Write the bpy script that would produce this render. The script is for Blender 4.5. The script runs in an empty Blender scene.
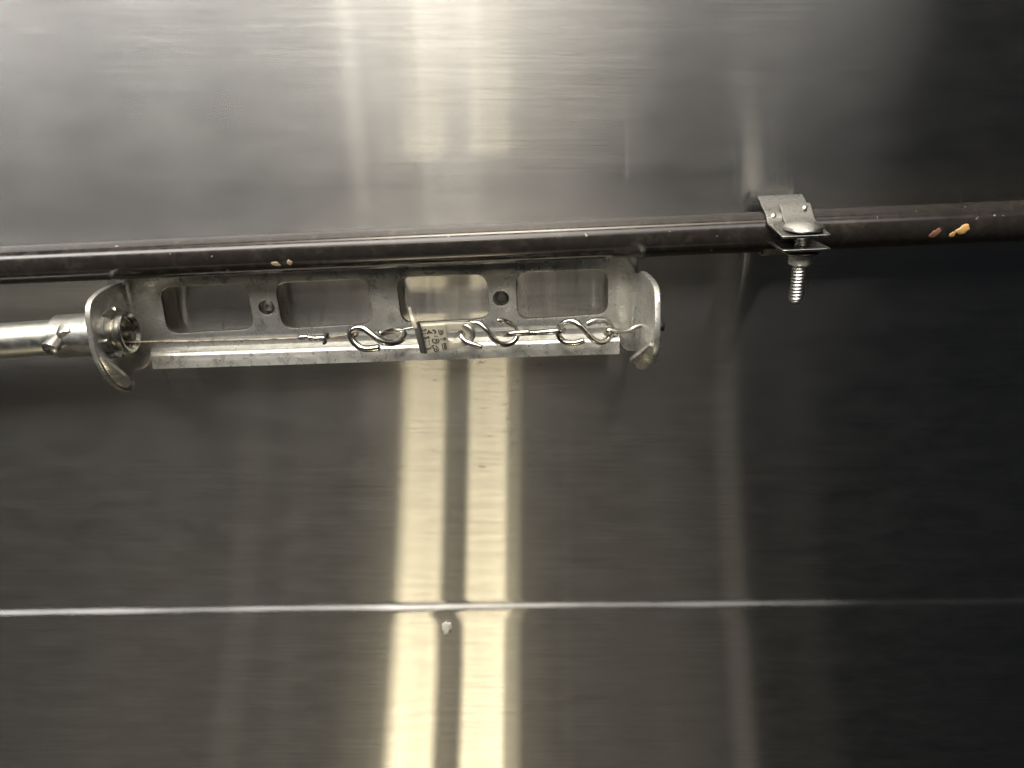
import bpy, bmesh, math, random
from mathutils import Vector, Matrix, Euler
random.seed(7)
R = math.radians
sc = bpy.context.scene
C = sc.collection

# ------------------------------------------------------------------ camera
PITCH, YAW, F = R(24.07), R(0.75), 770.0
CAM = Vector((0, -0.40, 0))
cam_d = bpy.data.cameras.new("camera")
cam = bpy.data.objects.new("camera", cam_d)
C.objects.link(cam)
cam.location = CAM
cam.rotation_euler = (math.pi / 2 - PITCH, 0, YAW)
cam_d.sensor_width = 36
cam_d.lens = F / 1024 * 36
cam_d.clip_start = 0.01
cam_d.clip_end = 100
sc.camera = cam
RM = Euler((math.pi / 2 - PITCH, 0, YAW)).to_matrix()

# ------------------------------------------------------------------ world and exposure
w = bpy.data.worlds.new("World")
sc.world = w
w.use_nodes = True
w.node_tree.nodes["Background"].inputs[0].default_value = (0.75, 0.85, 1.0, 1)
w.node_tree.nodes["Background"].inputs[1].default_value = 0.012
sc.view_settings.view_transform = 'Standard'
sc.view_settings.look = 'None'
sc.view_settings.exposure = 0
sc.view_settings.gamma = 1
sc.cycles.use_adaptive_sampling = False
sc.cycles.use_light_tree = False
sc.cycles.max_bounces = 5
sc.cycles.denoising_input_passes = 'RGB_ALBEDO'
sc.cycles.sample_clamp_indirect = 2.0

# ------------------------------------------------------------------ lamps (kitchen lamps and windows behind the photographer, plus one added overhead)
def lamp(name, loc, sx, sz, rad, col, tilt=0.0, lean=0.0, stops=None):
    """area lamp facing the steel wall (+y); rad = radiance"""
    d = bpy.data.lights.new(name, 'AREA')
    d.shape = 'RECTANGLE'
    d.size, d.size_y = sx, sz
    d.energy = rad * math.pi * sx * sz
    d.color = col
    o = bpy.data.objects.new(name, d)
    C.objects.link(o)
    o.location = loc
    o.rotation_euler = Euler((R(90) + tilt, lean, 0))
    if stops:                    # the lamp's own brightness varies across its width (bands shaped to give the wall's streaks)
        d.use_nodes = True
        t = d.node_tree
        em = t.nodes["Emission"]
        g = t.nodes.new('ShaderNodeNewGeometry')
        sp = t.nodes.new('ShaderNodeSeparateXYZ')
        t.links.new(g.outputs['Parametric'], sp.inputs[0])
        fc = t.nodes.new('ShaderNodeValToRGB')
        cr = fc.color_ramp
        mx = max(v for _, v in stops)
        while len(cr.elements) < len(stops): cr.elements.new(.5)
        for e_, (u, v) in zip(cr.elements, stops):
            e_.position = u; e_.color = (v / mx, v / mx, v / mx, 1)
        t.links.new(sp.outputs[0], fc.inputs[0])
        m = t.nodes.new('ShaderNodeMath'); m.operation = 'MULTIPLY'; m.inputs[1].default_value = mx
        t.links.new(fc.outputs[0], m.inputs[0])
        t.links.new(m.outputs[0], em.inputs['Strength'])
    return o

WARM = (1.0, 0.87, 0.58)
CREAM = (1.0, 0.91, 0.77)
COOL = (1.0, 0.98, 0.94)
DUSK = (1.0, 0.87, 0.70)
#LAMPS-BEGIN
lamp("low_window_light", (-0.2766, -1.6, -2.4), 0.8669, 0.45, 23.5, WARM, stops=[(0.0, 0), (0.1822, 0.05), (0.2551, 0.14), (0.2824, 1), (0.4098, 0.85), (0.4507, 1), (0.4689, 0.12), (0.5734, 0.07), (0.5916, 0.95), (0.637, 0.88), (0.746, 1), (0.7687, 0.3), (0.8095, 0.2), (0.8413, 0.03), (1.0, 0)])
lamp("low_room_light", (-0.1839, -1.6, -1.75), 4.2066, 0.4, 0.88, DUSK, stops=[(0.0, 0.3), (0.1769, 0.6), (0.209, 0.65), (0.2154, 0.75), (0.273, 0.85), (0.281, 0.75), (0.3177, 0.8), (0.3209, 1.5), (0.3249, 1.4), (0.3289, 0.85), (0.3584, 0.85), (0.3624, 1.25), (0.3672, 0.9), (0.4046, 0.85), (0.4404, 1), (0.5436, 1), (0.5769, 0.85), (0.5801, 1.15), (0.584, 0.85), (0.6386, 0.75), (0.6544, 0.8), (0.7002, 0.5), (0.7065, 0.55), (0.7097, 1.5), (0.7152, 1.3), (0.7191, 0.35), (0.7333, 0.12), (0.7742, 0.18), (0.7884, 0.03), (1.0, 0.0)])
lamp("high_window_light", (-0.5862, -1.3, 1.75), 5.4208, 1.1, 20, COOL, stops=[(0.0, 1.2), (0.2403, 1.0), (0.3058, 0.95), (0.3355, 0.78), (0.3533, 0.9), (0.377, 0.72), (0.4125, 0.85), (0.4314, 1.0), (0.4397, 0.78), (0.4774, 0.75), (0.5039, 0.78), (0.5139, 0.78), (0.5509, 0.7), (0.5948, 0.55), (0.6299, 0.46), (0.6766, 0.32), (0.7057, 0.26), (0.7319, 0.25), (0.7359, 0.36), (0.7464, 0.23), (0.7696, 0.2), (0.7957, 0.16), (0.8055, 0.06), (0.8188, 0.015), (1.0, 0)])
lamp("added_seam_lamp", (-0.1537, -0.45, 1.7), 2.3152, 0.3, 42, CREAM, stops=[(0.0, 0), (0.1849, 0.12), (0.3124, 0.35), (0.3972, 0.9), (0.4537, 1), (0.5241, 1), (0.5804, 0.75), (0.6787, 0.3), (0.8187, 0.1), (1.0, 0)], tilt=R(-77))  # unseen lamp, added to make the wall's seam glow
lamp("high_lamp", (-0.2018, -1.3, 1.0), 1.1110, 0.28, 18, CREAM, stops=[(0.0, 0), (0.2338, 0.22), (0.2712, 0.35), (0.3085, 0.95), (0.3178, 0.45), (0.3621, 0.6), (0.397, 0.5), (0.4459, 0.6), (0.4552, 1.1), (0.4715, 0.85), (0.5134, 0.95), (0.5738, 1.0), (0.5971, 0.75), (0.676, 0.5), (1.0, 0)])
#LAMPS-END

# ------------------------------------------------------------------ helpers
def W(px, py, Y):
    d = RM @ Vector(((px - 512) / F, (384 - py) / F, -1))
    t = (Y - CAM.y) / d.y
    return CAM + d * t

def WX(px, py, X):
    d = RM @ Vector(((px - 512) / F, (384 - py) / F, -1))
    t = (X - CAM.x) / d.x
    return CAM + d * t

def mk(name, me, mat, parent=None, smooth=True):
    me.name = name
    if mat is not None:
        me.materials.clear()
        me.materials.append(mat)
    for p in me.polygons:
        p.use_smooth = smooth
    o = bpy.data.objects.new(name, me)
    C.objects.link(o)
    if parent is not None:
        o.parent = parent
        o.matrix_parent_inverse = parent.matrix_world.inverted()
    return o

def tag(o, label=None, cat=None, group=None, kind=None):
    if label: o["label"] = label
    if cat: o["category"] = cat
    if group: o["group"] = group
    if kind: o["kind"] = kind
    return o

def thing(name, loc, label, cat, group=None):
    o = bpy.data.objects.new(name, None)
    C.objects.link(o)
    o.empty_display_size = 0.01
    o.location = loc
    bpy.context.view_layer.update()
    return tag(o, label, cat, group)

def edge_normals(me, ang=35):
    bm = bmesh.new(); bm.from_mesh(me)
    bmesh.ops.remove_doubles(bm, verts=bm.verts, dist=1e-6)
    bmesh.ops.recalc_face_normals(bm, faces=bm.faces)
    for e in bm.edges:
        if len(e.link_faces) == 2 and e.calc_face_angle(0) > R(ang):
            e.smooth = False
    bm.to_mesh(me); bm.free()
    return me

def join(meshes):
    bm = bmesh.new()
    for m in meshes:
        bm.from_mesh(m)
    me = bpy.data.meshes.new("m")
    bm.to_mesh(me); bm.free()
    return me

def catmull(pts, n=8, closed=False):
    pts = [Vector(p) for p in pts]
    out = []
    N = len(pts)
    rng = range(N if closed else N - 1)
    for i in rng:
        p1, p2 = pts[i], pts[(i + 1) % N]
        p0 = pts[i - 1] if (closed or i > 0) else p1 * 2 - p2
        p3 = pts[(i + 2) % N] if (closed or i < N - 2) else p2 * 2 - p1
        for k in range(n):
            t = k / n
            out.append(0.5 * ((2 * p1) + (-p0 + p2) * t + (2 * p0 - 5 * p1 + 4 * p2 - p3) * t * t + (-p0 + 3 * p1 - 3 * p2 + p3) * t ** 3))
    if not closed:
        out.append(pts[-1])
    return out

def tube(path, r, seg=14, chamfer=0.25, jitter=0.0, cap=True):
    """round wire along a path, chamfered flat ends"""
    path = [Vector(p) for p in path]
    bm = bmesh.new()
    t0 = (path[1] - path[0]).normalized()
    nrm = t0.orthogonal().normalized()
    rings = []
    n = len(path)
    rr = [(r(i / (n - 1)) if callable(r) else r) for i in range(n)]
    T = []
    for i in range(n):
        a = path[max(0, i - 1)]; b = path[min(n - 1, i + 1)]
        T.append((b - a).normalized())
    frames = []
    for i in range(n):
        nrm = (nrm - T[i] * nrm.dot(T[i])).normalized()
        frames.append((path[i], T[i], nrm, T[i].cross(nrm), rr[i]))
    if chamfer and cap:
        p, t, a, b, q = frames[0]
        frames.insert(0, (p - t * q * chamfer, t, a, b, q * (1 - chamfer)))
        p, t, a, b, q = frames[-1]
        frames.append((p + t * q * chamfer, t, a, b, q * (1 - chamfer)))
    for (p, t, a, b, q) in frames:
        ring = []
        for k in range(seg):
            th = 2 * math.pi * k / seg
            rj = q * (1 + random.uniform(-jitter, jitter))
            ring.append(bm.verts.new(p + a * math.cos(th) * rj + b * math.sin(th) * rj))
        rings.append(ring)
    for i in range(len(rings) - 1):
        for k in range(seg):
            bm.faces.new((rings[i][k], rings[i][(k + 1) % seg], rings[i + 1][(k + 1) % seg], rings[i + 1][k]))
    if cap:
        bm.faces.new(rings[0][::-1]); bm.faces.new(rings[-1])
    me = bpy.data.meshes.new("m")
    bm.to_mesh(me); bm.free()
    return edge_normals(me, 50)

def lathe(prof, origin, axis, seg=40, ref=None):
    """prof = (distance along axis, radius) list, revolved; closed at the ends when radius is 0"""
    origin = Vector(origin); axis = Vector(axis).normalized()
    a = axis.orthogonal().normalized(); b = axis.cross(a)
    bm = bmesh.new(); rings = []
    for (s, r_) in prof:
        if r_ < 1e-7:
            rings.append([bm.verts.new(origin + axis * s)])
        else:
            rings.append([bm.verts.new(origin + axis * s + (a * math.cos(2 * math.pi * k / seg) + b * math.sin(2 * math.pi * k / seg)) * r_) for k in range(seg)])
    for i in range(len(rings) - 1):
        A, B = rings[i], rings[i + 1]
        for k in range(seg):
            k2 = (k + 1) % seg
            if len(A) == 1 and len(B) == 1: continue
            if len(A) == 1: bm.faces.new((A[0], B[k2], B[k]))
            elif len(B) == 1: bm.faces.new((A[k], A[k2], B[0]))
            else: bm.faces.new((A[k], A[k2], B[k2], B[k]))
    me = bpy.data.meshes.new("m"); bm.to_mesh(me); bm.free()
    return edge_normals(me, 30)

def thread(origin, axis, length, r, depth, pitch, seg=28):
    """helical screw thread on a rod"""
    origin = Vector(origin); axis = Vector(axis).normalized()
    a = axis.orthogonal().normalized(); b = axis.cross(a)
    n = int(length / pitch * 10)
    bm = bmesh.new(); rings = []
    for i in range(n + 1):
        s = length * i / n
        ring = []
        for k in range(seg):
            ph = (s / pitch - k / seg) % 1.0
            tri = 1 - abs(2 * ph - 1)
            q = r - depth * (1 - min(1, tri * 1.25))
            if s > length - r * 0.4: q = min(q, r - (s - (length - r * 0.4)) * 0.9)
            th = 2 * math.pi * k / seg
            ring.append(bm.verts.new(origin + axis * s + (a * math.cos(th) + b * math.sin(th)) * q))
        rings.append(ring)
    for i in range(n):
        for k in range(seg):
            bm.faces.new((rings[i][k], rings[i][(k + 1) % seg], rings[i + 1][(k + 1) % seg], rings[i + 1][k]))
    bm.faces.new(rings[0][::-1]); bm.faces.new(rings[-1])
    me = bpy.data.meshes.new("m"); bm.to_mesh(me); bm.free()
    return edge_normals(me, 60)

def sheet(grid, thick, nrm_out=None):
    """grid[i][j] of points -> solid sheet; thickness to the back of the given side"""
    bm = bmesh.new()
    n, m = len(grid), len(grid[0])
    P = [[Vector(p) for p in row] for row in grid]
    N = [[None] * m for _ in range(n)]
    for i in range(n):
        for j in range(m):
            du = P[min(n - 1, i + 1)][j] - P[max(0, i - 1)][j]
            dv = P[i][min(m - 1, j + 1)] - P[i][max(0, j - 1)]
            N[i][j] = du.cross(dv).normalized()
    A = [[bm.verts.new(P[i][j]) for j in range(m)] for i in range(n)]
    B = [[bm.verts.new(P[i][j] - N[i][j] * thick) for j in range(m)] for i in range(n)]
    for i in range(n - 1):
        for j in range(m - 1):
            bm.faces.new((A[i][j], A[i + 1][j], A[i + 1][j + 1], A[i][j + 1]))
            bm.faces.new((B[i][j], B[i][j + 1], B[i + 1][j + 1], B[i + 1][j]))
    for i in range(n - 1):
        bm.faces.new((A[i][0], B[i][0], B[i + 1][0], A[i + 1][0]))
        bm.faces.new((A[i][-1], A[i + 1][-1], B[i + 1][-1], B[i][-1]))
    for j in range(m - 1):
        bm.faces.new((A[0][j], A[0][j + 1], B[0][j + 1], B[0][j]))
        bm.faces.new((A[-1][j], B[-1][j], B[-1][j + 1], A[-1][j + 1]))
    me = bpy.data.meshes.new("m"); bm.to_mesh(me); bm.free()
    return edge_normals(me, 35)

def rounded(pts, r, n=7):
    """round the corners of a 2-D polygon; r scalar or list"""
    out = []
    N = len(pts)
    for i in range(N):
        p = Vector(pts[i]); a = Vector(pts[i - 1]); b = Vector(pts[(i + 1) % N])
        q = r[i] if isinstance(r, (list, tuple)) else r
        u = (a - p); v = (b - p)
        l = min(q, u.length * .49, v.length * .49)
        p1 = p + u.normalized() * l; p2 = p + v.normalized() * l
        for k in range(n + 1):
            t = k / n
            out.append((1 - t) ** 2 * p1 + 2 * t * (1 - t) * p + t * t * p2)
    return out

def plate(outer, holes, thick, M, bevel=0.0004):
    """flat plate with holes and softened edges; 2-D outline in local xy, centred on z, placed by matrix M"""
    cu = bpy.data.curves.new("c", 'CURVE')
    cu.dimensions = '2D'; cu.fill_mode = 'BOTH'
    cu.extrude = thick / 2 - bevel
    cu.bevel_depth = bevel; cu.bevel_resolution = 2; cu.offset = -bevel
    for loop in [outer] + list(holes):
        s = cu.splines.new('POLY')
        s.points.add(len(loop) - 1)
        for i, p in enumerate(loop):
            s.points[i].co = (p[0], p[1], 0, 1)
        s.use_cyclic_u = True
    ob = bpy.data.objects.new("tmp", cu)
    me = bpy.data.meshes.new_from_object(ob)
    bpy.data.objects.remove(ob); bpy.data.curves.remove(cu)
    me.transform(M)
    return edge_normals(me, 50)

def circ(cx, cy, r, n=32, ry=None):
    return [(cx + r * math.cos(2 * math.pi * k / n), cy + (ry or r) * math.sin(2 * math.pi * k / n)) for k in range(n)]

XZ = Matrix(((1, 0, 0, 0), (0, 0, -1, 0), (0, 1, 0, 0), (0, 0, 0, 1)))      # local xy -> world xz
YZ = Matrix(((0, 0, 1, 0), (1, 0, 0, 0), (0, 1, 0, 0), (0, 0, 0, 1)))       # local xy -> world yz

# ------------------------------------------------------------------ materials
class NT:
    def __init__(s, name):
        s.m = bpy.data.materials.new(name); s.m.use_nodes = True
        s.t = s.m.node_tree; s.t.nodes.clear()
        s.out = s.n('ShaderNodeOutputMaterial')
    def n(s, typ, **kw):
        nd = s.t.nodes.new(typ)
        for k, v in kw.items(): setattr(nd, k, v)
        return nd
    def l(s, a, b): s.t.links.new(a, b)
    def coord(s, scale=(1, 1, 1), rot=(0, 0, 0)):
        tc = s.n('ShaderNodeTexCoord'); mp = s.n('ShaderNodeMapping')
        mp.inputs['Scale'].default_value = scale
        mp.inputs['Rotation'].default_value = rot
        s.l(tc.outputs['Object'], mp.inputs[0]); return mp.outputs[0]
    def noise(s, vec, scale, detail=3, rough=.5, dist=0):
        nd = s.n('ShaderNodeTexNoise'); nd.inputs['Scale'].default_value = scale
        nd.inputs['Detail'].default_value = detail; nd.inputs['Roughness'].default_value = rough
        nd.inputs['Distortion'].default_value = dist
        s.l(vec, nd.inputs['Vector']); return nd.outputs['Fac']
    def ramp(s, fac, stops):
        nd = s.n('ShaderNodeValToRGB'); cr = nd.color_ramp
        while len(cr.elements) < len(stops): cr.elements.new(.5)
        for e, (p, c) in zip(cr.elements, stops):
            e.position = p
            e.color = (c, c, c, 1) if isinstance(c, (int, float)) else (*c, 1)
        s.l(fac, nd.inputs[0]); return nd.outputs[0]
    def mul(s, a, b, op='MULTIPLY'):
        nd = s.n('ShaderNodeMath', operation=op)
        for i, x in enumerate((a, b)):
            if isinstance(x, (int, float)): nd.inputs[i].default_value = x
            else: s.l(x, nd.inputs[i])
        return nd.outputs[0]
    def mix(s, f, a, b, typ='MIX'):
        nd = s.n('ShaderNodeMix', data_type='RGBA', blend_type=typ)
        for i, x in zip((0, 6, 7), (f, a, b)):
            if isinstance(x, (int, float)): nd.inputs[i].default_value = x
            elif isinstance(x, tuple): nd.inputs[i].default_value = (*x, 1)
            else: s.l(x, nd.inputs[i])
        return nd.outputs[2]
    def bump(s, h, strength, dist, normal=None):
        nd = s.n('ShaderNodeBump'); nd.inputs['Strength'].default_value = strength
        nd.inputs['Distance'].default_value = dist
        s.l(h, nd.inputs['Height'])
        if normal is not None: s.l(normal, nd.inputs['Normal'])
        return nd.outputs[0]

def steel_material():
    """brushed stainless sheet: grain runs left to right, so highlights smear up and down"""
    s = NT("brushed_steel")
    grain = s.noise(s.coord((14, 40, 620)), 1.0, 4, .6)          # fine horizontal grain
    grain2 = s.noise(s.coord((70, 40, 900)), 1.0, 2, .6)
    cloud = s.noise(s.coord((6, 6, 9)), 1.0, 4, .6, .6)
    smear = s.noise(s.coord((30, 30, 70)), 1.0, 4, .65, .4)
    fleck = s.ramp(s.noise(s.coord((150, 40, 620)), 1.0, 2, .5), [(0.64, 0), (0.71, 1)])
    patch = s.ramp(s.noise(s.coord((7, 6, 11)), 1.0, 3, .6, .3), [(0.42, 0), (0.62, 1)])
    # grease flecks gather in one patch below the bracket
    gp = W(455, 405, 0); tcg = s.n('ShaderNodeTexCoord')
    sb = s.n('ShaderNodeVectorMath', operation='SUBTRACT'); s.l(tcg.outputs['Object'], sb.inputs[0]); sb.inputs[1].default_value = gp
    sv = s.n('ShaderNodeVectorMath', operation='MULTIPLY'); s.l(sb.outputs[0], sv.inputs[0]); sv.inputs[1].default_value = (9, 0, 13)
    ln = s.n('ShaderNodeVectorMath', operation='LENGTH'); s.l(sv.outputs[0], ln.inputs[0])
    patch = s.mul(s.mul(patch, .12), s.ramp(ln.outputs['Value'], [(.25, 1), (1.0, 0)]), 'ADD')
    spots = s.ramp(s.noise(s.coord((420, 40, 520)), 1.0, 1, .5), [(0.74, 0), (0.80, 1)])
    base = s.mix(s.ramp(grain, [(.3, 0), (.7, 1)]), (.535, .525, .50), (.64, .63, .60))
    base = s.mix(s.mul(s.ramp(cloud, [(.35, 0), (.7, 1)]), .10), base, (.47, .455, .43))
    base = s.mix(s.mul(s.ramp(grain2, [(.52, 0), (.68, 1)]), .16), base, (.36, .35, .33))
    base = s.mix(s.mul(s.mul(fleck, patch), .8), base, (.16, .13, .10))
    base = s.mix(s.mul(s.mul(spots, patch), .5), base, (.2, .16, .11))
    tv = s.n('ShaderNodeCombineXYZ'); tv.inputs[0].default_value = 1
    # slow waviness of a thin sheet (a real unevenness of the metal)
    wav = s.noise(s.coord((5, 1, 2.2)), 1.0, 1, .4)
    nb = s.bump(wav, 1.0, 0.0006)
    nb = s.bump(s.noise(s.coord((5, 40, 560)), 1.0, 3, .6), 1.0, 0.000012, nb)
    g = s.n('ShaderNodeBsdfAnisotropic', distribution='BECKMANN')
    rr = s.n('ShaderNodeMapRange'); s.l(smear, rr.inputs[0])
    rr.inputs[1].default_value = .3; rr.inputs[2].default_value = .7
    rr.inputs[3].default_value = .164; rr.inputs[4].default_value = .168
    s.l(rr.outputs[0], g.inputs['Roughness'])
    g.inputs['Anisotropy'].default_value = 0.918
    s.l(base, g.inputs['Color']); s.l(tv.outputs[0], g.inputs['Tangent']); s.l(nb, g.inputs['Normal'])
    g2 = s.n('ShaderNodeBsdfAnisotropic', distribution='GGX')
    g2.inputs['Roughness'].default_value = 0.50
    g2.inputs['Anisotropy'].default_value = 0.45
    s.l(base, g2.inputs['Color']); s.l(tv.outputs[0], g2.inputs['Tangent']); s.l(nb, g2.inputs['Normal'])
    mx = s.n('ShaderNodeMixShader')
    mr = s.n('ShaderNodeMapRange'); s.l(smear, mr.inputs[0])
    mr.inputs[1].default_value = .3; mr.inputs[2].default_value = .75
    mr.inputs[3].default_value = .04; mr.inputs[4].default_value = .12
    s.l(mr.outputs[0], mx.inputs[0]); s.l(g.outputs[0], mx.inputs[1]); s.l(g2.outputs[0], mx.inputs[2])
    s.l(mx.outputs[0], s.out.inputs[0])
    return s.m

def metal(name, col, rough, rvar=.12, mott=None, mottk=.5, mscale=160, bump=.00004, bscale=300, metallic=1.0, stain=None, stk=.0, sscale=60, specks=False):
    s = NT(name)
    v = s.coord()
    n1 = s.noise(v, mscale, 5, .65, .5)
    n2 = s.noise(v, bscale, 4, .7)
    b = s.n('ShaderNodeBsdfPrincipled')
    c = s.mix(s.mul(s.ramp(n1, [(.38, 0), (.66, 1)]), mottk), col, mott or tuple(x * .6 for x in col))
    if stain:
        n3 = s.noise(s.coord((1.1, 1, 1)), sscale, 6, .75, .2)
        f = s.ramp(n3, [(.54, 0), (.66, 1)])
        c = s.mix(s.mul(f, stk), c, stain)
    s.l(c, b.inputs['Base Color'])
    b.inputs['Metallic'].default_value = metallic
    mr = s.n('ShaderNodeMapRange'); s.l(n1, mr.inputs[0])
    mr.inputs[1].default_value = .3; mr.inputs[2].default_value = .7
    mr.inputs[3].default_value = max(.03, rough - rvar / 2); mr.inputs[4].default_value = rough + rvar
    s.l(mr.outputs[0], b.inputs['Roughness'])
    if specks:
        sp_ = s.ramp(s.noise(s.coord((1, 1, 1)), 300, 2, .5), [(.735, 0), (.76, 1)])
        c = s.mix(s.mul(sp_, .8), c, (.32, .28, .22)); s.l(c, b.inputs['Base Color'])
    if bump: s.l(s.bump(n2, 1.0, bump), b.inputs['Normal'])
    s.l(b.outputs[0], s.out.inputs[0])
    return s.m

STEEL = steel_material()
GALV = metal("galvanized_steel", (.66, .65, .60), .28, .16, (.40, .39, .355), .8, 170, .00010, 420, stain=(.20, .19, .165), stk=.6, sscale=85, metallic=.80)
DULL = metal("dull_zinc", (.33, .325, .305), .27, .12, (.22, .215, .20), .6, 180, .00003, 600)
GALV_TUBE = metal("galvanized_tube", (.40, .40, .375), .38, .14, (.40, .40, .37), .6, 210, .00005, 500)
ZINC = metal("zinc_plate", (.54, .53, .50), .30, .10, (.46, .45, .42), .4, 200, .000015, 700)
WIRE = metal("bright_wire", (.68, .66, .60), .24, .06, (.56, .54, .49), .35, 150, .000003, 700)
LINKM = metal("link_plate", (.64, .60, .49), .45, .15, (.58, .52, .38), .7, 450, .00008, 900, metallic=.4)
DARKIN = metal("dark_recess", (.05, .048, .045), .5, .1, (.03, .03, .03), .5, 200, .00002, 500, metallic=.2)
STAMP = metal("stamped_mark", (.045, .038, .028), .6, .1, (.03, .025, .02), .5, 200, 0, 500, metallic=.1)
PAINT = metal("dark_pipe_paint", (.024, .021, .019), .16, .09, (.038, .032, .028), .6, 200, 0, 420, metallic=.35, stain=(.075, .062, .05), stk=.5, sscale=90, specks=True)
ORANGE = metal("orange_drip", (.56, .36, .14), .5, .1, (.36, .19, .06), .6, 500, .00004, 900, metallic=0)
TAN = metal("tan_drip", (.36, .29, .19), .45, .1, (.33, .22, .12), .6, 500, .00004, 900, metallic=0)
RUST = metal("rust_spot", (.22, .10, .06), .6, .1, (.12, .06, .04), .6, 500, .00004, 900, metallic=0)
CORD = metal("braided_cable", (.27, .235, .18), .5, .1, (.2, .13, .08), .6, 900, .00006, 2500, metallic=.5)
RUBBER = metal("black_tip", (.02, .02, .02), .4, .1, (.03, .03, .03), .5, 400, .00003, 900, metallic=0)

def glue_material():
    s = NT("clear_blob")
    b = s.n('ShaderNodeBsdfPrincipled')
    b.inputs['Base Color'].default_value = (.75, .72, .62, 1)
    b.inputs['Roughness'].default_value = .12
    b.inputs['Transmission Weight'].default_value = .35
    b.inputs['IOR'].default_value = 1.45
    s.l(s.bump(s.noise(s.coord(), 700, 3, .6), 1, .0002), b.inputs['Normal'])
    s.l(b.outputs[0], s.out.inputs[0]); return s.m
GLUE = glue_material()

# ------------------------------------------------------------------ steel wall with its horizontal rib
def build_wall():
    a = W(0, 611, 0); b = W(1024, 599, 0)
    slope = (b.z - a.z) / (b.x - a.x)
    z0 = a.z - slope * a.x
    xs = [-1.6, -.8] + [-.4 + .008 * i for i in range(101)] + [.8, 1.6]
    rows = []
    bm = bmesh.new()
    ph = [random.uniform(0, 6) for _ in range(4)]
    prof = []                       # (offset from the seam in z, y)
    prof += [(1.3, 0.0), (0.05, 0.0), (0.012, 0.0)]
    h, hw, sg = 0.0023, 0.0085, 0.0027
    for k in range(0, 49):          # the sheet steps out in a soft fold
        zz = hw - 2 * hw * k / 48
        prof.append((zz, -h * (0.5 - 0.5 * math.erf(zz / sg))))
    tilt = math.tan(R(2.0))
    for d in (0.0095, 0.014, 0.05, 0.8):
        prof.append((-d, -h + max(0, d - hw - .0004) * tilt))
    for (dz, y) in prof:
        row = []
        for x in xs:
            wv = .0004 * math.sin(x * 9 + ph[0]) + .00012 * math.sin(x * 41 + ph[1])
            hv = 1 + .08 * math.sin(x * 29 + ph[2]) + .06 * math.sin(x * 67 + ph[3])
            z = z0 + slope * x + dz + wv * max(0, 1 - abs(dz) / .04)
            row.append(bm.verts.new((x, y * (1 + (hv - 1) * max(0, 1 - abs(dz + .003) / .012)), z)))
        rows.append(row)
    for i in range(len(rows) - 1):
        for j in range(len(rows[0]) - 1):
            bm.faces.new((rows[i][j], rows[i + 1][j], rows[i + 1][j + 1], rows[i][j + 1]))
    me = bpy.data.meshes.new("wall"); bm.to_mesh(me); bm.free()
    o = mk("wall", me, STEEL)
    tag(o, "brushed stainless steel wall sheet with one horizontal raised rib", kind="structure")
build_wall()

# ------------------------------------------------------------------ dark pipe
PY = -0.0165
pa, pb = W(60, 262.5, PY), W(1024, 220.5, PY)
pd = (pb - pa).normalized()
PR = 0.0100
pipe = thing("pipe", pa, "dark brown painted pipe crossing the whole steel wall above the bracket", "pipe")
def lathe_noise(p0, p1, r, n=200, seg=40):
    path = [p0.lerp(p1, i / n) for i in range(n + 1)]
    return tube(path, r, seg, 0, 0.0)
mk("pipe_body", lathe_noise(pa - pd * .6, pb + pd * .6, PR), PAINT, pipe)

def blob_on_pipe(px, py, sx, sz, mat, name, th=.0009, ang=0.0, label=None):
    d = RM @ Vector(((px - 512) / F, (384 - py) / F, -1)); d.normalize()
    # ray / cylinder hit
    m = CAM - pa
    A = d - pd * d.dot(pd); B = m - pd * m.dot(pd)
    aa, bb, cc = A.dot(A), 2 * A.dot(B), B.dot(B) - PR * PR
    disc = bb * bb - 4 * aa * cc
    if disc < 0: return
    t = (-bb - math.sqrt(disc)) / (2 * aa)
    P = CAM + d * t
    ax = pa + pd * (P - pa).dot(pd)
    n = (P - ax).normalized(); v = n.cross(pd).normalized()
    bm = bmesh.new()
    rings = []
    offs = [1 + random.uniform(-.42, .42) for _ in range(20)]
    offs = [(offs[i - 1] + offs[i] * 2 + offs[(i + 1) % 20]) / 4 for i in range(20)]
    for q, hh in ((1.0, -.0003), (.96, .35 * th), (.8, .8 * th), (.5, th), (.2, th * 1.02)):
        ring = []
        for k in range(20):
            th_ = 2 * math.pi * k / 20
            ux, uz = math.cos(th_) * sx * q * offs[k], math.sin(th_) * sz * q * offs[k]
            x2 = ux * math.cos(ang) - uz * math.sin(ang); z2 = ux * math.sin(ang) + uz * math.cos(ang)
            ph = z2 / PR
            pt = ax + pd * ((P - pa).dot(pd) - (ax - pa).dot(pd) + x2) + (n * math.cos(ph) + v * math.sin(ph)) * (PR + hh)
            ring.append(bm.verts.new(pt))
        rings.append(ring)
    for i in range(len(rings) - 1):
        for k in range(20):
            bm.faces.new((rings[i][k], rings[i][(k + 1) % 20], rings[i + 1][(k + 1) % 20], rings[i + 1][k]))
    bm.faces.new(rings[-1])
    me = bpy.data.meshes.new("m"); bm.to_mesh(me); bm.free()
    bm = bmesh.new(); bm.from_mesh(me); bmesh.ops.recalc_face_normals(bm, faces=bm.faces); bm.to_mesh(me); bm.free()
    o = mk(name, me, mat, pipe)
    if label: o["label"] = label
    return o
blob_on_pipe(963, 229.5, .0033, .0023, ORANGE, "paint_drip", .0005, .15, "larger orange drip on the pipe's right end")
blob_on_pipe(952.5, 234.5, .0016, .0015, ORANGE, "paint_drip", .0004, .6, "small orange drip beside the larger one")
blob_on_pipe(935, 233.5, .0032, .0021, RUST, "rust_spot", .00025, .8, "dull reddish brown spot left of the orange drips")
blob_on_pipe(276, 264, .0022, .0014, TAN, "paint_drip", .00025, -.4, "tan fleck on the pipe above the bracket")
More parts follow.
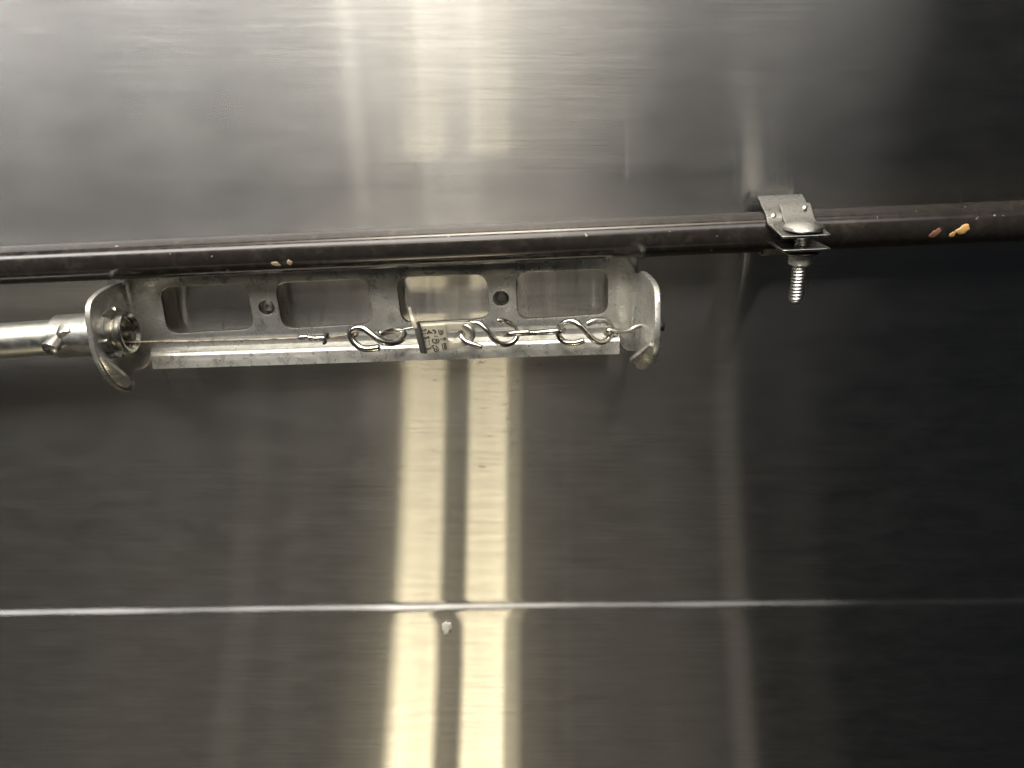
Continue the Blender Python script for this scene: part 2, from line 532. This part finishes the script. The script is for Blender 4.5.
blob_on_pipe(290, 263, .0016, .0016, TAN, "paint_drip", .00025, .4, "tan fleck on the pipe above the bracket")

# ------------------------------------------------------------------ perforated bracket
BY = -0.0075           # rear face of the back plate
TH = 0.0025
BF = BY - TH           # front face
org = W(380, 345, BF)
br = thing("bracket", org, "galvanized steel bracket with four rounded windows and turned-out ends under the pipe", "bracket")
def P2(px, py):
    p = W(px, py, BF); return (p.x, p.z)
outer = [P2(124, 272), P2(621, 252), P2(636, 270), P2(637, 352), P2(624, 350), P2(614, 332), P2(156, 348.5), P2(146, 368), P2(132, 372)]
outer = rounded(outer, [.002, .004, .004, .003, .003, .003, .003, .003, .003])
wins = []
for q in ([(159.5, 288), (246.5, 284), (254.5, 329), (168, 334)],
          [(274.5, 283.5), (368, 279), (373, 323.5), (283, 329)],
          [(396, 278), (486, 274.5), (490.5, 318.5), (402, 323.5)],
          [(515.5, 273), (607.5, 269.5), (608, 314), (518, 319.5)]):
    wins.append(rounded([P2(*p) for p in q], .0068, 9))
h1 = P2(266.5, 307.5); h2 = P2(501, 298.5)
holes = wins + [circ(h1[0], h1[1], .0041), circ(h2[0], h2[1], .0041)]
GAP_SHADE = metal("painted_gap_shade", (.085, .08, .07), .55, .1, (.05, .045, .04), .6, 300, .00003, 900, metallic=.6)  # dark colour stands in for shade between plate and wall
bp = mk("back_plate", plate(outer, holes, TH, Matrix.Translation((0, BY - TH / 2, 0)) @ XZ), GALV, br)
bp.data.materials.append(GAP_SHADE)
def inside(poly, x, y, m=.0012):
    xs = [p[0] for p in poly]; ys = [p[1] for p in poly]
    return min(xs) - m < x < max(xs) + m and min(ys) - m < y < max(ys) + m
for p in bp.data.polygons:      # hole edges painted dark for the shade in the gap behind
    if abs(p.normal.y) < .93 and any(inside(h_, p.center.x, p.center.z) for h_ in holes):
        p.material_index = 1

# bottom lip: bends out of the back plate toward the viewer
la, lb = W(151, 347, BF), W(618, 331.5, BF)
ld = (lb - la)
def lip_profile():
    pr = [(0, .0035), (0, .0005)]
    for k in range(1, 7):            # out of the plate ...
        a = R(80) * k / 6
        pr.append((-.0012 * (1 - math.cos(a)), -.0004 - .0012 * math.sin(a)))
    y, z = pr[-1]
    pr.append((y - .0020, z - .0003)); pr.append((y - .0044, z - .0008))
    y, z = pr[-1]
    for k in range(1, 8):            # ... and over a round nose downwards
        a = R(78) * k / 7
        pr.append((y - .0015 * math.sin(a), z - .0015 * (1 - math.cos(a))))
    y, z = pr[-1]
    pr += [(y - .0007, z - .0014), (y - .0012, z - .0028), (y - .0017, z - .0042), (y - .0022, z - .0056)]
    return pr
pr = lip_profile()
g = []
for i in range(41):
    t = i / 40
    row = []
    for (y, z) in pr:
        shrink = .006 * min(1, max(0, -y) / .012)
        tt = t * (1 - 1.0 * shrink / ld.length) + shrink / ld.length if t < .5 else t
        base = la + ld * tt
        row.append(Vector((base.x, BF - .0003 + y, base.z + z)))
    g.append(row)
mk("lower_lip", sheet(g, .0020), GALV, br)

# end plates (seen edge on, opened towards the viewer)
def end_plate(X0, side, prof_px, z_top_px, z_bot_px, curl_px, hole_px, label):
    """side=-1 left, +1 right; profile in the plane x = X0"""
    pts = []
    for (px, py) in prof_px:
        p = WX(px, py, X0)
        pts.append((min(p.y, BF - .0032), p.z))
    hl = []
    if hole_px:
        p = WX(hole_px[0], hole_px[1], X0)
        hl = [circ(p.y, p.z, hole_px[2])]
    sm = [(p.x, p.y) for p in catmull([Vector((a, b, 0)) for a, b in pts], 5)]
    m1 = plate(sm, hl, TH * 1.15, Matrix.Translation((X0 - side * .0002, 0, 0)) @ YZ, .0005)
    # quarter bend joining it to the back plate
    zt = pts[0][1]; zb = pts[-1][1]
    grid = []
    r_ = .0034
    for k in range(9):
        a = math.pi / 2 * k / 8
        x = X0 - side * r_ * (1 - math.sin(a)) if False else X0 - side * (r_ - r_ * math.sin(a))
        y = BF - .0002 - (r_ - r_ * math.cos(a))
        row = [Vector((x, y, zb + (zt - zb) * j / 12)) for j in range(13)]
        if side > 0: row = row[::-1]
        grid.append(row)
    m2 = sheet(grid, -TH)
    # bottom edge rolled inward
    cp = catmull([Vector((min(WX(px, py, X0).y, BF - .001), WX(px, py, X0).z, 0)) for (px, py) in curl_px], 5)
    grid = []
    n = len(cp)
    for i, p in enumerate(cp):
        row = []
        wdt = .0085 * math.sin(math.pi * (0.12 + .80 * i / (n - 1))) 
        for j in range(8):
            t = j / 7
            row.append(Vector((X0 - side * wdt * t, p.x, p.y + .0032 * (1 - (1 - t) ** 2) - .0 )))
        grid.append(row if side < 0 else row[::-1])
    m3 = sheet(grid, .0018)
    o = mk("end_plate", join([m1, m2, m3]), GALV, br)
    o["label"] = label
    return o
XL = W(130, 320, BF).x
XR = W(638, 320, BF).x
end_plate(XL, -1,
          [(130, 278), (120, 281.5), (108, 286), (96, 293), (88.5, 302), (87, 315), (89, 332), (92.5, 350), (98, 365), (106, 378), (115, 387), (124, 391.5), (131, 388), (131.5, 372), (131.5, 350)],
          0, 0, [(99, 366), (107, 378), (115, 386.5), (124, 390), (130, 387)], (111, 333, .0098),
          "left end plate, smeared and dull inside")
end_plate(XR, 1,
          [(637, 266), (643, 271), (650, 276.5), (655.5, 284), (658, 294), (658.3, 312), (658, 332), (656.5, 350), (653.5, 361), (648, 367.5), (643, 369.5), (639, 366), (638.5, 350), (638.3, 335)],
          0, 0, [(656, 352), (653, 361.5), (648, 366.5), (643, 368.5), (639.5, 366)], None,
          "bright right end plate holding the chain")

# screws through the bracket
def bracket_screw(px, py, r, socket, label):
    p = W(px, py, BF)
    base = Vector((p.x, -.0005, p.z))
    prof = [(0, 0), (0, r * .98), (.0064, r), (.0076, r * .86), (.0080, r * .5)]
    if socket: prof += [(.0080, r * .42), (.0062, r * .36), (.0060, 0)]
    else: prof += [(.0081, 0)]
    o = mk("screw", lathe(prof, base, (0, -1, 0), 28), DARKIN if not socket else GALV_TUBE, br)
    o["label"] = label
bracket_screw(266.5, 307.5, .0031, True, "screw head sunk in the hole between the first two windows")
bracket_screw(501.5, 299, .0030, False, "dark screw in the hole between the last two windows")

# ------------------------------------------------------------------ conduit and connector on the left
CY = -0.0300
ca, cb = W(0, 340.5, CY), W(50, 338.5, CY)
hole_c = WX(111, 333, XL)
CY = hole_c.y
ca, cb = W(0, 340, CY), W(58, 337.5, CY)
cdir = (hole_c - W(20, 339.5, CY)).normalized()
cstart = hole_c
CR = .0091
def on(s): return hole_c - cdir * s           # s metres to the left of the end plate
conduit = mk("conduit", lathe([(-.4, CR), (-.001, CR), (0, CR - .0005), (0, CR - .0013), (-.03, CR - .0013)], on((hole_c - W(62, 338, CY)).length), cdir, 56), GALV_TUBE)
tag(conduit, "dull galvanized tube entering from the left edge of the picture below the dark pipe", "conduit")
cn = thing("conduit_connector", hole_c, "silver set-screw connector joining the tube to the bracket's left end", "connector")
L1 = (hole_c - W(60, 338, CY)).length
mk("barrel", lathe([(-L1, CR + .0002), (-L1, CR + .0014), (-L1 + .0006, CR + .0020), (-.0092, CR + .0020), (-.0086, CR + .0026), (-.0032, CR + .0026), (-.0026, CR + .0020), (-.0026, .004)], hole_c, cdir, 56), GALV_TUBE, cn)
# threaded end and lock nut inside the bracket
def ring_thread(s0, s1, r, d, n):
    pr = []
    for i in range(n):
        a = s0 + (s1 - s0) * i / n; p = (s1 - s0) / n
        pr += [(a, r - d), (a + p * .3, r), (a + p * .55, r), (a + p * .9, r - d)]
    return pr
mk("threaded_end", lathe([(-.002, .0060)] + ring_thread(-.002, .0070, .0094, .0008, 5) + [(.0074, .0090), (.0070, .0074), (.0005, .0072), (.0005, 0)], hole_c, cdir, 56), WIRE, cn)
nutp = []
n_ = 40
bm = bmesh.new(); rings = []
ax_a = Vector((0, 1, 0)); ax_b = cdir.cross(ax_a).normalized(); ax_a = ax_b.cross(cdir).normalized()
for (s, f_) in ((.0006, .96), (.0010, 1), (.0034, 1), (.0040, .95)):
    ring = []
    for k in range(96):
        a = 2 * math.pi * k / 96
        lob = 1 if (k % 12) < 8 else .90
        q = .0132 * lob * f_
        ring.append(bm.verts.new(hole_c + cdir * s + (ax_a * math.cos(a) + ax_b * math.sin(a)) * q))
    rings.append(ring)
for s in (.0040, .0006):
    rings.append([bm.verts.new(hole_c + cdir * s + (ax_a * math.cos(2 * math.pi * k / 96) + ax_b * math.sin(2 * math.pi * k / 96)) * .0088) for k in range(96)])
rings.append(rings[0])
for i in range(len(rings) - 1):
    for k in range(96):
        bm.faces.new((rings[i][k], rings[i][(k + 1) % 96], rings[i + 1][(k + 1) % 96], rings[i + 1][k]))
me = bpy.data.meshes.new("m"); bm.to_mesh(me); bm.free()
mk("lock_nut", edge_normals(me, 30), GALV_TUBE, cn)
mk("bushing", lathe([(.0070, .0074), (.0072, .0100), (.0078, .0109), (.0096, .0110), (.0105, .0103), (.0106, .0092), (.0090, .0080), (.001, .0074)], hole_c, cdir, 56), WIRE, cn)
# set screw in its boss, pointing down and out to the viewer
sp = W(53.5, 345, CY - .0125)
sd = Vector((-.15, -1, -.42)).normalized()
mk("screw_boss", lathe([(-.008, .0056), (-.0010, .0052), (.0006, .0044), (.0010, .002)], sp + Vector((.0058, .0035, .0028)), Vector((.35, -1, -.35)), 32), ZINC, cn)
ss = mk("set_screw", lathe([(-.004, .0036), (.0022, .0042), (.0034, .0040), (.0042, .0030), (.0045, .0016), (.0045, 0)], sp, sd, 32), ZINC, cn)
b1 = sd.orthogonal().normalized(); b2 = sd.cross(b1)
ms = []
for u in (b1, b2):
    v = sd.cross(u)
    c0 = sp + sd * .0046
    pts = []
    bmx = bmesh.new()
    vs = [bmx.verts.new(c0 + u * a * .0022 + v * b * .00045 + sd * (.00012 if c_ else -.0006)) for c_ in (0, 1) for (a, b) in ((-1, -1), (1, -1), (1, 1), (-1, 1))]
    for f in ((0, 1, 2, 3), (4, 5, 6, 7), (0, 1, 5, 4), (1, 2, 6, 5), (2, 3, 7, 6), (3, 0, 4, 7)): bmx.faces.new([vs[i] for i in f])
    m_ = bpy.data.meshes.new("m"); bmx.to_mesh(m_); bmx.free(); ms.append(m_)
mk("cross_slot", join(ms), DARKIN, ss, smooth=False)

# ------------------------------------------------------------------ pull cable, sleeve, chain of hooks
CH = CY                                  # depth plane in which the chain hangs
def pth(pts, n=7):
    return catmull([W(px, py, CH + dy) for (px, py, dy) in pts], n)
inner = hole_c + cdir * .003 + Vector((0, 0, -.003))
cab = [inner, W(128, 342, CH), W(160, 341.5, CH), W(230, 340.3, CH), W(300, 338, CH)]
me = tube(catmull(cab, 40), .00052, 8, 0, .16)
tag(mk("pull_cable", me, CORD), "thin brown braided cable running from the connector mouth to the crimped sleeve", "cable")

def stub(pts, r): return tube(catmull([W(a, b, CH + c) for a, b, c in pts], 6), r, 12)
sl = thing("crimp_sleeve", W(312, 337, CH), "small crimped silver sleeve on the cable left of the first hook", "sleeve")
path = catmull([W(299, 337.5, CH), W(306, 337, CH), W(314, 338.3, CH), W(326, 338, CH)], 10)
mk("sleeve_body", tube(path, lambda t: .00125 + .00040 * math.sin(t * 14) ** 2 + (.0003 if t > .85 else 0), 16, .4), WIRE, sl)
mk("loop_end", join([tube(catmull([W(324, 332, CH - .0005), W(327.5, 334, CH - .001), (W(325, 338, CH - .001)), W(325.5, 342, CH - .0005), W(323.5, 343.5, CH)], 7), .0008, 10)]), RUBBER, sl)
mk("cable_loop", tube(catmull([W(326, 337, CH), W(335, 336.5, CH), W(346, 335, CH), W(352, 333, CH - .001), W(356, 332, CH - .002), W(358, 334, CH), W(354, 337, CH + .002), W(345, 338, CH + .001), W(334, 338, CH), W(326, 338.5, CH)], 6), .00048, 8, 0), CORD, sl)

def hook(pts, r, label, group="metal S-hooks of the pull chain"):
    ax = sum((W(a, b, CH + c) for a, b, c in pts), Vector()) / len(pts)
    me = tube(pth(pts), r * 1.4, 16, .3)
    me.transform(Matrix.Translation(-ax))
    o = mk("hook", me, WIRE)
    o.location = ax
    return tag(o, label, "hook", group)
hook([(379, 347.3, -.003), (371, 348.6, -.003), (362, 348.0, -.002), (355.5, 343.5, -.001), (351, 337, 0), (351.5, 331, .0005), (357, 327.8, 0), (363.5, 328.5, -.0010), (370, 333, -.0025), (378, 339, -.0035), (386, 342.5, -.003), (394, 342.5, -.001), (401, 339.5, .002), (404, 335, .005), (401, 331.2, .007), (393, 330.6, .006), (385, 332.2, .003), (379.5, 334.0, .001)],
     .00130, "thick S-hook nearest the cable, left of the stamped tag")
hook([(481.5, 347.2, -.0040), (474, 344.5, -.0038), (466, 341.5, -.003), (461.8, 337, -.0015), (460.6, 332.5, .0008), (462, 328, .0022), (466.5, 324.0, .002), (473, 322.2, .0005), (480, 324, -.001), (486.5, 330, -.0025), (492.5, 337.5, -.003), (499, 343.2, -.003), (506, 344.5, -.002), (513, 342, -.0005), (517, 336.5, .001), (516, 330.5, .002), (511.5, 324.8, .001), (504.5, 321.3, -.001), (497.5, 320.4, -.002)],
     .00098, "slim bright S-hook passing through the stamped tag's slot")
hook([(529, 332.4, -.008), (519, 333, -.0085), (509.5, 333.5, -.007), (504.8, 334.3, -.003), (507, 334.3, .001), (515, 333.6, .002), (527, 332.8, -.001), (538, 332.4, -.004), (549, 331.7, -.006), (558, 331.0, -.006), (563.5, 330.6, -.003), (563, 330.6, .001), (556, 331, .003), (548, 331.4, .002)],
     .00108, "S-hook turned edge-on between the tag's hook and the last S-hook")
hook([(583.5, 340.5, -.0035), (576, 342.6, -.003), (567, 342.6, -.002), (560.5, 338.5, 0), (558, 331.8, .001), (560.5, 325.5, .001), (566.5, 321.6, 0), (573.5, 321.7, -.001), (580.5, 326, -.0025), (587.5, 333.5, -.003), (594.5, 340.3, -.003), (602, 342, -.002), (609, 338.3, 0), (612, 331.5, .001), (609.8, 324.6, .001), (603.5, 320.2, 0), (595, 320.5, -.0015), (587, 323.8, -.003)],
     .00108, "S-hook nearest the end plate with bright curled ends")
# anchor hook into the right end plate
anc = thing("anchor_hook", W(640, 327, CH), "bent rod hook fixed through the bracket's right end, holding the chain", "hook")
mk("rod", tube(pth([(617, 334.3, .003), (610, 335, .002), (605.5, 332.4, -.002), (608, 330.4, -.006), (614, 331, -.006), (622, 331.6, -.004), (630, 330, -.002), (636, 326.8, -.001), (641, 325.3, 0), (652, 325.5, 0), (662, 326, .0)], 7), .00135, 16, .3), WIRE, anc)
e = W(651, 325.5, CH)
mk("ferrule", tube([W(641.5, 325.3, CH), W(646, 325.4, CH), W(652, 325.6, CH)], .0018, 18, .3), WIRE, anc)
mk("nut", tube([W(656, 326, CH), W(659, 326, CH), W(663.2, 326.3, CH)], .0026, 6, .2), RUBBER, anc)
# upright bright rod standing in for a highlight inside the right end
highlight_rod = mk("highlight_rod", tube([W(643.5, 322, CH + .0055), W(643.2, 306, CH + .007), W(643.0, 289, CH + .008)], lambda t: .0016 * (1 - .55 * t), 14, .3), WIRE, anc)

# stamped tag (fusible link): cranked plate with a slot
tg = thing("stamped_tag", W(446, 337, CH), "cream stamped metal tag with an oval slot hanging in the chain", "tag", )
# local frame: a slab turned so its left edge is nearer the viewer
def TG(px, py):
    f = (px - 418) / (478 - 418)
    return W(px, py, CH - .0055 + .0065 * f)
def tag_surface(outline, holes, thick, depth_off, bevel=.0002):
    o0 = TG(418, 337); ux = (TG(478, 334) - o0).normalized()
    uy = (TG(420, 322) - TG(422, 352)); uy = (uy - ux * uy.dot(ux)).normalized(); uz = ux.cross(uy)
    def loc(p):
        v = TG(*p) - o0; return (v.dot(ux), v.dot(uy))
    Mx = Matrix((( ux.x, uy.x, uz.x, o0.x + uz.x * depth_off), (ux.y, uy.y, uz.y, o0.y + uz.y * depth_off), (ux.z, uy.z, uz.z, o0.z + uz.z * depth_off), (0, 0, 0, 1)))
    return plate([loc(p) for p in outline], [[loc(p) for p in h] for h in holes], thick, Mx, bevel), uz
def rp(pts, r): return [tuple(v) for v in rounded(pts, r, 6)]
slot = rp([(446.8, 330.8), (465.5, 329.6), (466.2, 341), (448.2, 342.2)], 5.0)
m1, uz = tag_surface(rp([(417.5, 324.3), (448, 322.6), (470, 322.2), (474.5, 328), (474.8, 338), (471, 344.5), (450, 349), (425, 353.3)], [1, 1, 4, 4, 4, 4, 1, 1]), [slot], .0016, 0)
mk("tag_plate", m1, LINKM, tg)
m2, _ = tag_surface(rp([(419, 325.0), (445, 323.4), (447.5, 348.6), (424.5, 352.9)], 1.0), [], .0010, .0011)
mk("raised_face", m2, LINKM, tg)
# bent-over left end, thick and dark, with a thin fin sticking up
o0 = TG(417, 337)
pts = [W(412.5, 322, CH - .001), W(417.5, 322.5, CH - .0085), W(425, 353.8, CH - .0085), W(420.3, 353.0, CH - .002)]
endg = []
for i in range(9):
    t = i / 8
    a = pts[0].lerp(pts[3], t); b = pts[1].lerp(pts[2], t)
    endg.append([a.lerp(b, j / 4) for j in range(5)])
mk("folded_end", sheet(endg, .0012), DARKIN, tg)
mk("fin", tube(catmull([W(409.5, 307.8, CH - .004), W(411.2, 315, CH - .004), W(413.6, 321, CH - .005), W(416.5, 327, CH - .005)], 6), lambda t: .0006 + .0011 * t, 10, .3), LINKM, tg)
mk("tail_wire", tube(catmull([W(396.5, 333.0, CH + .0005), W(400, 330.6, CH), W(407, 328.6, CH - .001), W(415, 327.2, CH - .002)], 6), .00055, 10), WIRE, tg)
mk("curled_eye", tube(catmull([W(460.5, 325.5, CH + .0005), W(466, 325.5, CH - .002), (W(471.2, 329.5, CH - .003)), W(472.6, 335, CH - .003), W(470, 340.0, CH - .002), W(466, 342.5, CH)], 7), lambda t: .0009 + .0006 * math.sin(math.pi * t), 14, .3), GALV_TUBE, tg)

# worn stamped characters: short punched strokes
def sxy(u, v): return (410 + u / 17.07, 315 + v / 17.07)
strokes = [
    [(195, 232), (215, 245)], [(235, 240), (262, 222)], [(262, 222), (270, 240)], [(205, 295), (225, 305)], [(245, 300), (262, 290)],
    [(290, 300), (315, 238)], [(315, 238), (345, 292)], [(300, 278), (335, 275)],
    [(222, 378), (240, 360)], [(240, 360), (262, 380)], [(262, 380), (280, 352)], [(280, 352), (322, 350)], [(300, 372), (320, 372)],
    [(243, 428), (252, 440)], [(308, 420), (326, 430)], [(322, 480), (338, 470)],
    [(280, 548), (300, 560)], [(300, 560), (345, 545)], [(345, 545), (352, 528)],
    [(375, 242), (408, 236)], [(408, 236), (436, 268)], [(436, 268), (408, 292)], [(350, 268), (372, 296)],
    [(412, 345), (420, 335)], [(450, 340), (462, 352)],
    [(370, 412), (390, 385)], [(370, 412), (388, 446)], [(388, 446), (430, 462)], [(430, 462), (478, 445)], [(478, 445), (492, 410)], [(492, 410), (470, 385)], [(412, 400), (440, 392)], [(440, 392), (455, 415)], [(425, 430), (452, 425)],
    [(362, 510), (405, 498)], [(380, 530), (412, 560)], [(412, 560), (408, 590)], [(408, 590), (440, 602)], [(440, 602), (482, 580)], [(482, 580), (470, 540)], [(470, 540), (432, 502)], [(432, 550), (455, 570)],
    [(480, 232), (492, 290)], [(492, 290), (520, 312)], [(520, 312), (556, 290)], [(556, 290), (548, 232)], [(515, 240), (530, 285)],
    [(518, 380), (530, 398)], [(560, 372), (590, 368)], [(590, 368), (596, 398)], [(560, 400), (590, 400)],
    [(538, 465), (560, 575)], [(560, 465), (598, 458)], [(598, 458), (614, 560)], [(575, 480), (592, 570)],
]
ms = []
o0 = TG(418, 337)
for st in strokes:
    a, b = [TG(*sxy(*q)) + uz * .00162 for q in st]
    ms.append(tube([a - uz * .0, a.lerp(b, .5), b], .00024 + random.random() * .00012, 6, .3))
mk("stamped_lettering", join(ms), STAMP, tg)

# ------------------------------------------------------------------ pipe clamp on the right
cx = pa + pd * ((W(790, 233, PY) - pa).dot(pd))
cl = thing("pipe_clamp", cx, "zinc pipe clamp with a vertical bolt gripping the dark pipe on the right", "clamp")
U = pd; V = Vector((0, -1, 0)); V = (V - U * V.dot(U)).normalized(); Nn = U.cross(Vector((0, 1, 0))).normalized()
if Nn.z < 0: Nn = -Nn
def K(u, v, n_): return cx + U * u + V * v + Nn * n_      # u along the pipe, v towards the viewer, n up
cr = PR + .0003
t_ = .0016
def strap(prof, u0, u1, thick=t_, flip=False, skew=None):
    g_ = []
    for i, (v, n_) in enumerate(prof):
        row = []
        for j in range(9):
            t = j / 8
            s_ = skew(i / (len(prof) - 1), t) if skew else 0
            row.append(K(u0 + (u1 - u0) * t + s_, v, n_))
        g_.append(row)
    return sheet(g_, -thick if flip else thick)
def arc(a0, a1, r_, n=14):
    return [(r_ * math.cos(R(a0 + (a1 - a0) * k / n)), r_ * math.sin(R(a0 + (a1 - a0) * k / n))) for k in range(n + 1)]
# upper half: from the wall over the pipe, down its front, then out as a tab
ro = cr + t_
u0 = W(757, 200, -.004).x - cx.x; u1 = W(801, 200, -.004).x - cx.x
up = [(-.0118, ro + .0030), (-.0100, ro + .0040), (-.005, ro + .0028), (-.002, ro + .0012)] + arc(82, 54, ro, 6)
vu, nu = up[-1]
up += [(vu + .0010, nu - .0010), (vu + .0022, nu - .0020)] + [(vu + .0036 + .0046 * k, nu - .0025 - .0003 * k) for k in range(6)]
top_n = up[-1][1]
mk("upper_strap", strap(up, u0, u1, .0013), DULL, cl)
lo = arc(-150, -62, ro)
vl, nl = lo[-1]
low_n = top_n - .0088
lo += [(vl + .0016, (nl + low_n) / 2), (vl + .0034, low_n + .0003)] + [(vl + .0060 + .0045 * k, low_n + .00025 * k) for k in range(6)]
mk("lower_strap", strap(lo, u0 + .0008, u1 + .0004, .0013, flip=True), DULL, cl)
bv = up[-1][0] - .0088            # bolt axis
bp_ = W(797, 228, -bv + PY)
bu = bp_.x - cx.x + .0034
# cover piece rising behind the bolt head, with pressed dimples
cv = [(vu - .0050, nu + .0044), (vu - .0020, nu + .0030), (vu + .0010, nu + .0006), (vu + .0044, nu - .0016), (vu + .0080, nu - .0024)]
mk("ear", strap(cv, bu - .0050, bu + .0098, .0012), DULL, cl)
for (u_, v_, n_) in ((bu - .0088, vu + .0002, nu + .0000), (bu + .0062, vu - .0006, nu + .0030)):
    mk("rivet", lathe([(-.001, .0013), (.0002, .0012), (.0005, .0007), (.0006, 0)], K(u_, v_, n_), K(0, 1, 1) - K(0, 0, 0), 20), ZINC, cl)
for o_ in cl.children:
    if o_.name.split('.')[0] in ("upper_strap", "lower_strap", "ear"):
        m_ = o_.modifiers.new("edge", 'BEVEL'); m_.width = .0003; m_.segments = 2; m_.angle_limit = R(50)
# carriage bolt
hb = K(bu, bv, top_n + .0007 + .0006)
bolt = mk("bolt", join([lathe([(-.0004, .0001), (-.0004, .0086), (.0004, .0092), (.0012, .0088), (.0024, .0066), (.0032, .0036), (.0034, 0)], hb, Nn, 44),
                        thread(hb, -Nn, .0358, .0035, .00055, .00165)]), ZINC, cl)
wsh = K(bu, bv, low_n - .0013 + .0008)
mk("washer", lathe([(0, .0030), (0, .0078), (-.0003, .0081), (-.0007, .0081), (-.0010, .0078), (-.0010, .0030)], wsh, Nn, 40), DULL, cl)
nb_ = K(bu, bv, low_n - .0013 - .0006)
bm = bmesh.new(); rings = []
for (s, f_) in ((0, .93), (-.0006, 1), (-.0046, 1), (-.0054, .91)):
    rings.append([bm.verts.new(nb_ + Nn * s + (U * math.cos(math.pi / 3 * k + R(15)) + V * math.sin(math.pi / 3 * k + R(15))) * .0053 * f_) for k in range(6)])
for i in range(3):
    for k in range(6):
        bm.faces.new((rings[i][k], rings[i][(k + 1) % 6], rings[i + 1][(k + 1) % 6], rings[i + 1][k]))
bm.faces.new(rings[0]); bm.faces.new(rings[-1])
me = bpy.data.meshes.new("m"); bm.to_mesh(me); bm.free()
NUTM = metal("bright_zinc", (.80, .79, .75), .32, .08, (.66, .65, .61), .4, 200, 0, metallic=.7)
mk("nut", edge_normals(me, 15), NUTM, cl)

# ------------------------------------------------------------------ blob stuck below the rib
def drop():
    p = W(447, 628, -.0021)
    bm = bmesh.new()
    bmesh.ops.create_icosphere(bm, subdivisions=4, radius=1)
    for v in bm.verts:
        c = v.co
        k = 1 + .10 * math.sin(7 * c.x + 3 * c.z) + .08 * math.sin(9 * c.z + 2)
        taper = 1 - .25 * max(0, -c.z)
        v.co = Vector((c.x * .0034 * k * taper + (.0 if c.z > 0 else c.z * .0006), c.y * .0016, c.z * .0058 * k))
    me = bpy.data.meshes.new("m"); bm.to_mesh(me); bm.free()
    o = mk("adhesive_blob", me, GLUE)
    o.location = p
    tag(o, "small clear glossy blob stuck to the steel just under the rib", "blob")
drop()
